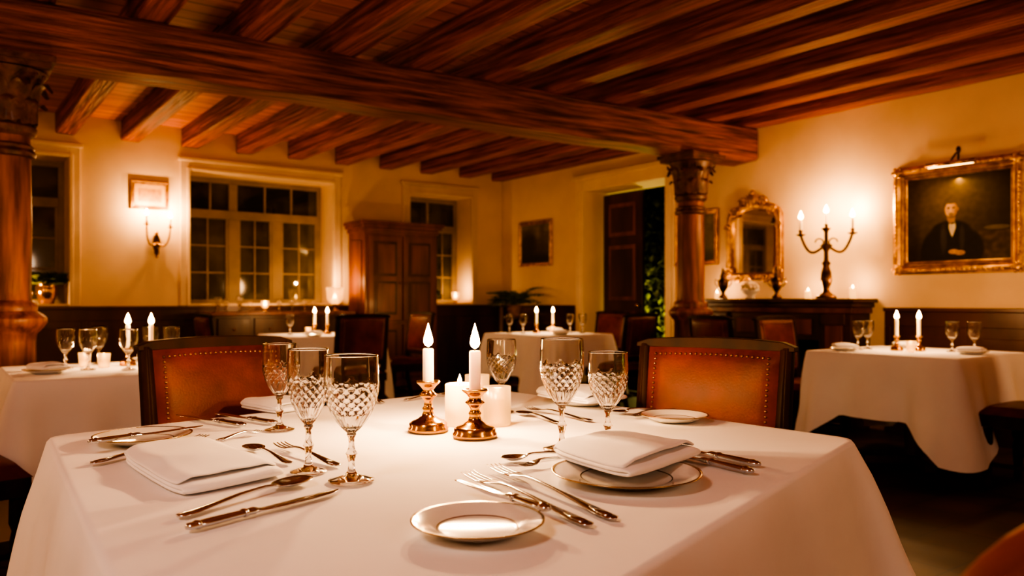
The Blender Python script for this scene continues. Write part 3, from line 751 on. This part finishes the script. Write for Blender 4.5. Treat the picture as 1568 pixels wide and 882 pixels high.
def portrait(u,v):
    n=noise.noise(Vector((u*5,v*5,1)))*.5+.5; n2=noise.noise(Vector((u*18,v*18,4)))*.5+.5
    c=mixc((.030,.020,.008),(.15,.095,.028),max(0,min(1,(1-math.hypot(u-.33,v-.72)*1.5)))*(.6+.4*n))
    if u>.68: c=mixc(c,(.16,.09,.03),sst(.68,.72,u)*(1-sst(.30,.36,v))*.5*n2)
    c=mixc(c,(.20,.15,.07),ell(u,v,.88,.36,.12,.025)*.6)
    coat=(.012,.009,.008)
    c=mixc(c,coat,max(ell(u,v,.44,.16,.27,.30,.08),ell(u,v,.44,.34,.20,.13,.1),ell(u,v,.62,.12,.14,.22,.1),ell(u,v,.28,.10,.14,.26,.1)))
    c=mixc(c,(.05,.04,.035),ell(u,v,.37,.26,.03,.16,.4)*.7); c=mixc(c,(.05,.04,.035),ell(u,v,.55,.26,.025,.14,.4)*.6)
    c=mixc(c,(.62,.52,.38),ell(u,v,.455,.38,.035,.10,.2)*(1 if abs(u-.455)<.035*(v-.26)/.12 else .0))
    c=mixc(c,(.02,.015,.012),ell(u,v,.455,.44,.028,.014,.3))
    c=mixc(c,(.36,.19,.09),ell(u,v,.445,.50,.04,.06,.2))
    hair=(.10,.065,.035)
    c=mixc(c,hair,ell(u,v,.437,.635,.078,.105,.12))
    face=mixc((.62,.36,.18),(.30,.14,.06),sst(.42,.52,u))
    c=mixc(c,face,ell(u,v,.445,.60,.062,.092,.12))
    c=mixc(c,hair,ell(u,v,.44,.70,.066,.032,.2))
    c=mixc(c,(.32,.17,.08),ell(u,v,.508,.60,.012,.022,.2))
    for cu in (.418,.470):
        c=mixc(c,(.16,.08,.04),ell(u,v,cu,.622,.017,.008,.4)); c=mixc(c,(.03,.02,.015),ell(u,v,cu,.612,.009,.005,.3)); 
    c=mixc(c,(.70,.44,.25),ell(u,v,.440,.59,.007,.03,.4)); c=mixc(c,(.25,.12,.06),ell(u,v,.443,.562,.014,.005,.4))
    c=mixc(c,(.20,.15,.10),ell(u,v,.445,.545,.032,.010,.3)*.9); c=mixc(c,(.30,.09,.05),ell(u,v,.445,.532,.016,.004,.3))
    c=mixc(c,(.16,.11,.07),ell(u,v,.445,.512,.040,.018,.4)*.8)
    for (cu,cv) in ((.47,.10),(.53,.085)):
        c=mixc(c,(.50,.28,.13),ell(u,v,cu,cv,.05,.028,.2))
        for k in range(4): c=mixc(c,(.22,.11,.05),ell(u,v,cu-.03+k*.018,cv-.008,.002,.02,.5)*.7)
    return tuple(x*(.8+.4*n2) for x in c)
def landscape(u,v):
    n=noise.noise(Vector((u*6,v*6,7)))*.5+.5; n2=noise.noise(Vector((u*20,v*20,2)))*.5+.5
    c=mixc((.10,.075,.03),(.30,.24,.12),sst(.35,.8,v)*n)
    c=mixc(c,(.03,.03,.012),ell(u,v,.25,.5,.28,.35,.4)*(.5+.5*n2)); c=mixc(c,(.025,.022,.01),1-sst(.15,.4,v+n*.1))
    return tuple(x*(.7+.5*n2) for x in c)
def engraving(u,v):
    n=noise.noise(Vector((u*9,v*5,3)))*.5+.5
    c=(.50,.30,.11)
    if .12<u<.88 and .2<v<.8: c=mixc((.42,.22,.07),(.24,.11,.035),n)
    return c
LAMPE=emat('picture_lamp_tube',(1,.62,.22),8)
def picture(name,w,h,fn,fw,fd,m,loc,rz,nx=40,corner=False,lamp=False):
    b=B()
    b.rectframe(w,h,[(0,-.010),(fw*.08,-.020),(fw*.15,-.016),(fw*.22,-fd*.55),(fw*.35,-fd*.62),(fw*.42,-fd*.5),(fw*.62,-fd*.95),(fw*.78,-fd),(fw*.86,-fd*.8),(fw,-fd*.7),(fw,0)],m)
    b.rectframe(w,h,[(fw,0),(0,0)],m)
    if corner:
        for sx in (-1,1):
            for sz in (-1,1):
                cx,cz=sx*(w/2+fw*.62),sz*(h/2+fw*.62)
                b.ball((cx,-fd,cz),(fw*.30,.012,fw*.30),m,12,6)
                for k in range(6):
                    a=k*pi/3; b.ball((cx+math.cos(a)*fw*.34,-fd*.95,cz+math.sin(a)*fw*.34),(fw*.15,.008,fw*.15),m,8,5)
        for t in range(-9,10):
            for sz in (-1,1): b.ball((t*w/20,-fd*.97,sz*(h/2+fw*.72)),(fw*.15,.006,fw*.12),m,8,5)
            for sx in (-1,1): b.ball((sx*(w/2+fw*.72),-fd*.97,t*h/20),(fw*.12,.006,fw*.15),m,8,5)
        k=44
        for t in range(k):
            q=(t+.5)/k-.5
            for sz in (-1,1): b.ball((q*w,-.024,sz*(h/2+fw*.12)),.005,m,6,4)
            for sx in (-1,1): b.ball((sx*(w/2+fw*.12),-.024,q*h),.005,m,6,4)
    ny=int(nx*h/w); vs=[];fs=[]
    for j in range(ny+1):
        for i in range(nx+1): vs.append(((i/nx-.5)*w,-.011,(j/ny-.5)*h))
    for j in range(ny):
        for i in range(nx):
            a=j*(nx+1)+i; fs.append((a,a+1,a+nx+2,a+nx+1))
    o0=len(b.v); b.add(vs,fs,PAINT,False)
    if lamp:
        zt=h/2+fw
        b.tube([(0.02,-.03,zt-.01),(0.02,-.03,zt+.07),(0.02,-.07,zt+.055),(0.02,-.15,zt-.01)],.008,BRONZE,8)
        b.ball((0.02,-.03,zt+.085),(.018,.015,.03),BRONZE)
        b.tube([(-.16,-.16,zt-.03),(.20,-.16,zt-.03)],.020,BRASS,12)
        b.box((0.02,-.16,zt-.048),(.33,.014,.006),LAMPE)
    me=b.mesh(name); ca=me.color_attributes.new('Col','FLOAT_COLOR','POINT')
    dat=[1.0]*(4*len(b.v))
    for k in range(len(vs)):
        i=k%(nx+1); j=k//(nx+1); c=fn(i/nx,j/ny); q=(o0+k)*4; dat[q:q+3]=c
    ca.data.foreach_set('color',dat)
    place(me,name,loc,rz)
picture('portrait_painting',.76,.66,portrait,.105,.06,GILT,(XE-.001,2.855,1.735),-pi/2,nx=190,corner=True,lamp=True)
al=bpy.data.lights.new('picture_light','AREA'); al.shape='RECTANGLE'; al.size=.34; al.size_y=.03; al.energy=3; al.color=(1,.6,.24)
ao=bpy.data.objects.new('picture_light',al); sc.collection.objects.link(ao); ao.location=(XE-.165,2.84,2.11); ao.rotation_euler=(0,math.radians(25),0)
picture('landscape_painting',.60,.50,landscape,.05,.03,GILT,(XE-.001,8.17,1.84),-pi/2,nx=60)
picture('landscape_painting',.50,.47,landscape,.05,.03,GILT,(XE-.001,5.46,1.74),-pi/2,nx=50)
picture('framed_engraving',.30,.22,engraving,.04,.025,GILT,(1.83,YN-.001,2.20),0,nx=40)
# ------------------------------------------------------------------ sconce
b=B()
b.ball((0,-.02,1.70),(.04,.02,.10),BRONZE); b.ball((0,-.03,1.60),(.025,.02,.035),BRONZE); b.ball((0,-.03,1.56),(.013,.013,.02),BRASS)
b.ball((0,-.03,1.80),(.02,.02,.03),BRASS)
fl=[]
for s,zz in ((-1,1.87),(1,1.85)):
    pts=[]
    for q in range(10):
        t=q/9; pts.append((s*(.115*math.sin(t*pi/2)),-.04-.08*t,1.70-.05*math.sin(t*pi)+ (zz-1.70)*t**2.2))
    b.tube(pts,.010,BRASS,8)
    x=s*.115; b.lathe([(.008,0),(.03,.01),(.033,.018),(.012,.02),(.014,.045),(.0005,.045)],BRASS,16,c=(x,-.12,zz))
    taper(b,(x,-.12,zz+.04),.065,.011,.065,.022); fl.append((x,-.12,zz+.04+.065+.088))
b.obj('wall_sconce',loc=(1.89,YN-.01,0))
for f in fl: light('candle_light',(1.89+f[0],YN-.01+f[1],f[2]),12)
# ------------------------------------------------------------------ fireplace
b=B(); y0,y1=3.50,5.12; XB=XE-.002; xf=XE-.30
b.bx(xf,XB,y0+.06,y0+.36,0,.98,MAHO); b.bx(xf,XB,y1-.36,y1-.06,0,.98,MAHO)
b.bx(xf,XB,y0+.36,y1-.36,.74,.98,MAHO)
b.bx(xf-.02,XB,y0+.04,y1-.04,.98,1.03,CABW); b.bx(xf-.05,XB,y0+.02,y1-.02,1.03,1.07,MAHO); b.bx(xf-.08,XB,y0-.01,y1+.01,1.07,1.105,MAHO)
for yy in (y0+.10,y1-.32):
    b.bx(xf-.03,xf,yy,yy+.22,0,.14,MAHO); b.bx(xf-.02,xf,yy+.03,yy+.19,.14,.88,CABW); b.bx(xf-.03,xf,yy,yy+.22,.88,.98,MAHO)
b.bx(xf-.015,xf,y0+.42,y1-.42,.79,.93,CABW); b.bx(xf-.03,xf-.015,(y0+y1)/2-.12,(y0+y1)/2+.12,.80,.92,CARV)
b.bx(XE-.04,XB,y0+.36,y1-.36,0,.74,BLACK); b.bx(xf-.25,xf,y0+.1,y1-.1,0,.03,BLACK)
b.obj('fireplace_mantel',bevel=.006)
b=B()
b.lathe([(.0005,0),(.075,0),(.075,.015),(.055,.03),(.03,.05),(.024,.08),(.034,.11),(.042,.14),(.036,.20),(.022,.25),(.034,.27),(.018,.29),(.016,.36),(.028,.38),(.034,.40),(.014,.42),(.014,.50),(.02,.52),(.034,.53),(.034,.54),(.012,.545),(.014,.57),(.0005,.57)],BRONZE,24)
tips=[(0,.57)]
for s in (-1,1):
    pts=[]
    for q in range(15):
        t=q/14; pts.append((s*(.01+.175*t**.8),0,.40-.055*math.sin(t*pi*1.0)+.09*t**3))
    b.tube(pts,[.010]*15,BRONZE,8)
    pts=[(s*(.05+.03*math.cos(a)),0,.43+.03*math.sin(a)) for a in [k*.5 for k in range(10)]]
    b.tube(pts,.006,BRONZE,6)
    b.lathe([(.008,0),(.035,.012),(.036,.018),(.012,.02),(.015,.05),(.0005,.05)],BRONZE,16,c=(s*.185,0,.48)); tips.append((s*.185,.53))
for (x,z) in tips: taper(b,(x,0,z-.01),.09,.011,.065,.019)
p=(6.20,3.84,1.106); S=1.13
b.obj('candelabra',loc=p,rz=-1.15,scale=S)
for (x,z) in tips: light('candle_light',(p[0]+S*x*math.cos(-1.15),p[1]+S*x*math.sin(-1.15),p[2]+S*(z+.165)),7)
pillar((6.24,4.04,1.106),.028,.07,power=2.5); pillar((6.24,3.62,1.106),.028,.09,power=2.5)
pillar((6.22,5.03,1.106),.02,.06,power=3)
# mirror
b=B(); w,h=.50,.62
def outl(k,o):
    pts=[(-w/2-o,-h/2-o),(w/2+o,-h/2-o)]
    for q in range(k+1):
        a=q/k*pi; x=(w/2+o)*math.cos(a); z=h*.25+ (o*.9) + .17*math.sin(a)**.8 if 0<q<k else h*.25
        pts.append((x,z))
    return pts
K=18
rings=[(-.012,-.012),(0,-.03),(.02,-.05),(.035,-.04),(.055,-.05),(.065,-.03),(.065,0)]
vs=[];n=K+3
for (o,y) in rings:
    for (x,z) in outl(K,o): vs.append((x,y,z))
fs=[]
for r in range(len(rings)-1):
    for i in range(n):
        j=(i+1)%n; fs.append((r*n+i,(r+1)*n+i,(r+1)*n+j,r*n+j))
b.add(vs,fs,GILT,True)
b.add([(x,-.014,z) for (x,z) in outl(K,-.005)],[tuple(range(n))],MIRR,False)
def scroll(cx,cz,s,r0,turn=1.6,sg=1):
    pts=[]
    for q in range(18):
        t=q/17; a=t*turn*2*pi; r=r0*(1-.8*t); pts.append((cx+s*r*math.cos(a),-.05,cz+sg*r*math.sin(a)))
    b.tube(pts,[.016*(1-.5*q/17) for q in range(18)],GILT,8)
for s in (-1,1):
    scroll(s*.10,.37,s,.06); scroll(s*.21,.29,s,.05); scroll(s*.28,-.28,s,.05,sg=-1); scroll(s*.29,.14,s,.035); scroll(s*.15,-.35,s,.04,sg=-1)
b.ball((0,-.05,.40),(.045,.025,.06),GILT); b.ball((0,-.05,.47),(.022,.02,.03),GILT)
for k in range(7):
    a=(k-3)*.38; b.tube([(0,-.05,.38),(.06*math.sin(a),-.06,.38+.06*math.cos(a)),(.10*math.sin(a),-.05,.38+.095*math.cos(a))],[.014,.012,.004],GILT,6)
b.ball((0,-.05,-.35),(.05,.02,.03),GILT)
b.obj('gilt_mirror',loc=(XE-.001,4.72,1.66),rz=-pi/2)
def urn(loc):
    b=B(); b.lathe([(.0005,0),(.04,0),(.04,.02),(.018,.04),(.015,.06),(.04,.10),(.05,.15),(.045,.18),(.022,.20),(.03,.215),(.018,.24),(.008,.27),(.012,.285),(.0005,.30)],BRONZE,20)
    for s in (-1,1): b.tube([(s*.045,0,.17),(s*.075,0,.19),(s*.08,0,.15),(s*.05,0,.11)],.006,BRASS,6)
    b.obj('mantel_urn',loc=loc,rz=-1)
urn((6.15,4.90,1.106)); urn((6.18,4.32,1.106))
b=B(); b.lathe([(.0005,0),(.05,0),(.03,.02),(.07,.06),(.09,.09),(.0005,.08)],PORC,20)
for k in range(26):
    a=random.uniform(0,6.28); r=random.uniform(0,.09); b.ball((r*math.cos(a),r*math.sin(a),.10+.05*(1-r/.09)+random.uniform(-.01,.01)),random.uniform(.018,.028),FLOWER,8,6)
b.obj('flower_bowl',loc=(6.17,4.60,1.106))
# ------------------------------------------------------------------ unseen warm fill lights added to brighten the room
light('room_fill_light',(-.9,.7,2.3),50,(1,.73,.55),.22)
light('room_fill_light',(1.5,-1.3,1.9),24,(1,.68,.46),.25)
light('room_fill_light',(-1.6,5.5,1.5),38,(1,.54,.23),.18)
light('room_fill_light',(5.6,.2,1.4),34,(1,.54,.23),.18)
light('room_fill_light',(-.9,2.3,1.3),12,(1,.55,.25),.15)
light('garden_lamp',(7.9,7.1,.4),100,(1,.85,.25),.08)
w=bpy.data.worlds.new('night'); sc.world=w; w.use_nodes=True
w.node_tree.nodes['Background'].inputs[0].default_value=(.03,.022,.012,1); w.node_tree.nodes['Background'].inputs[1].default_value=.2
# ------------------------------------------------------------------ camera
cam=bpy.data.cameras.new('camera'); co=bpy.data.objects.new('camera',cam); sc.collection.objects.link(co)
cam.sensor_width=36; cam.lens=36*1200/1568; cam.clip_start=.05
cam.shift_y=19/1568
co.location=(0,0,1.09); co.rotation_euler=(pi/2,0,-TH)
cam.dof.use_dof=True; cam.dof.focus_distance=1.75; cam.dof.aperture_fstop=3.5
sc.camera=co
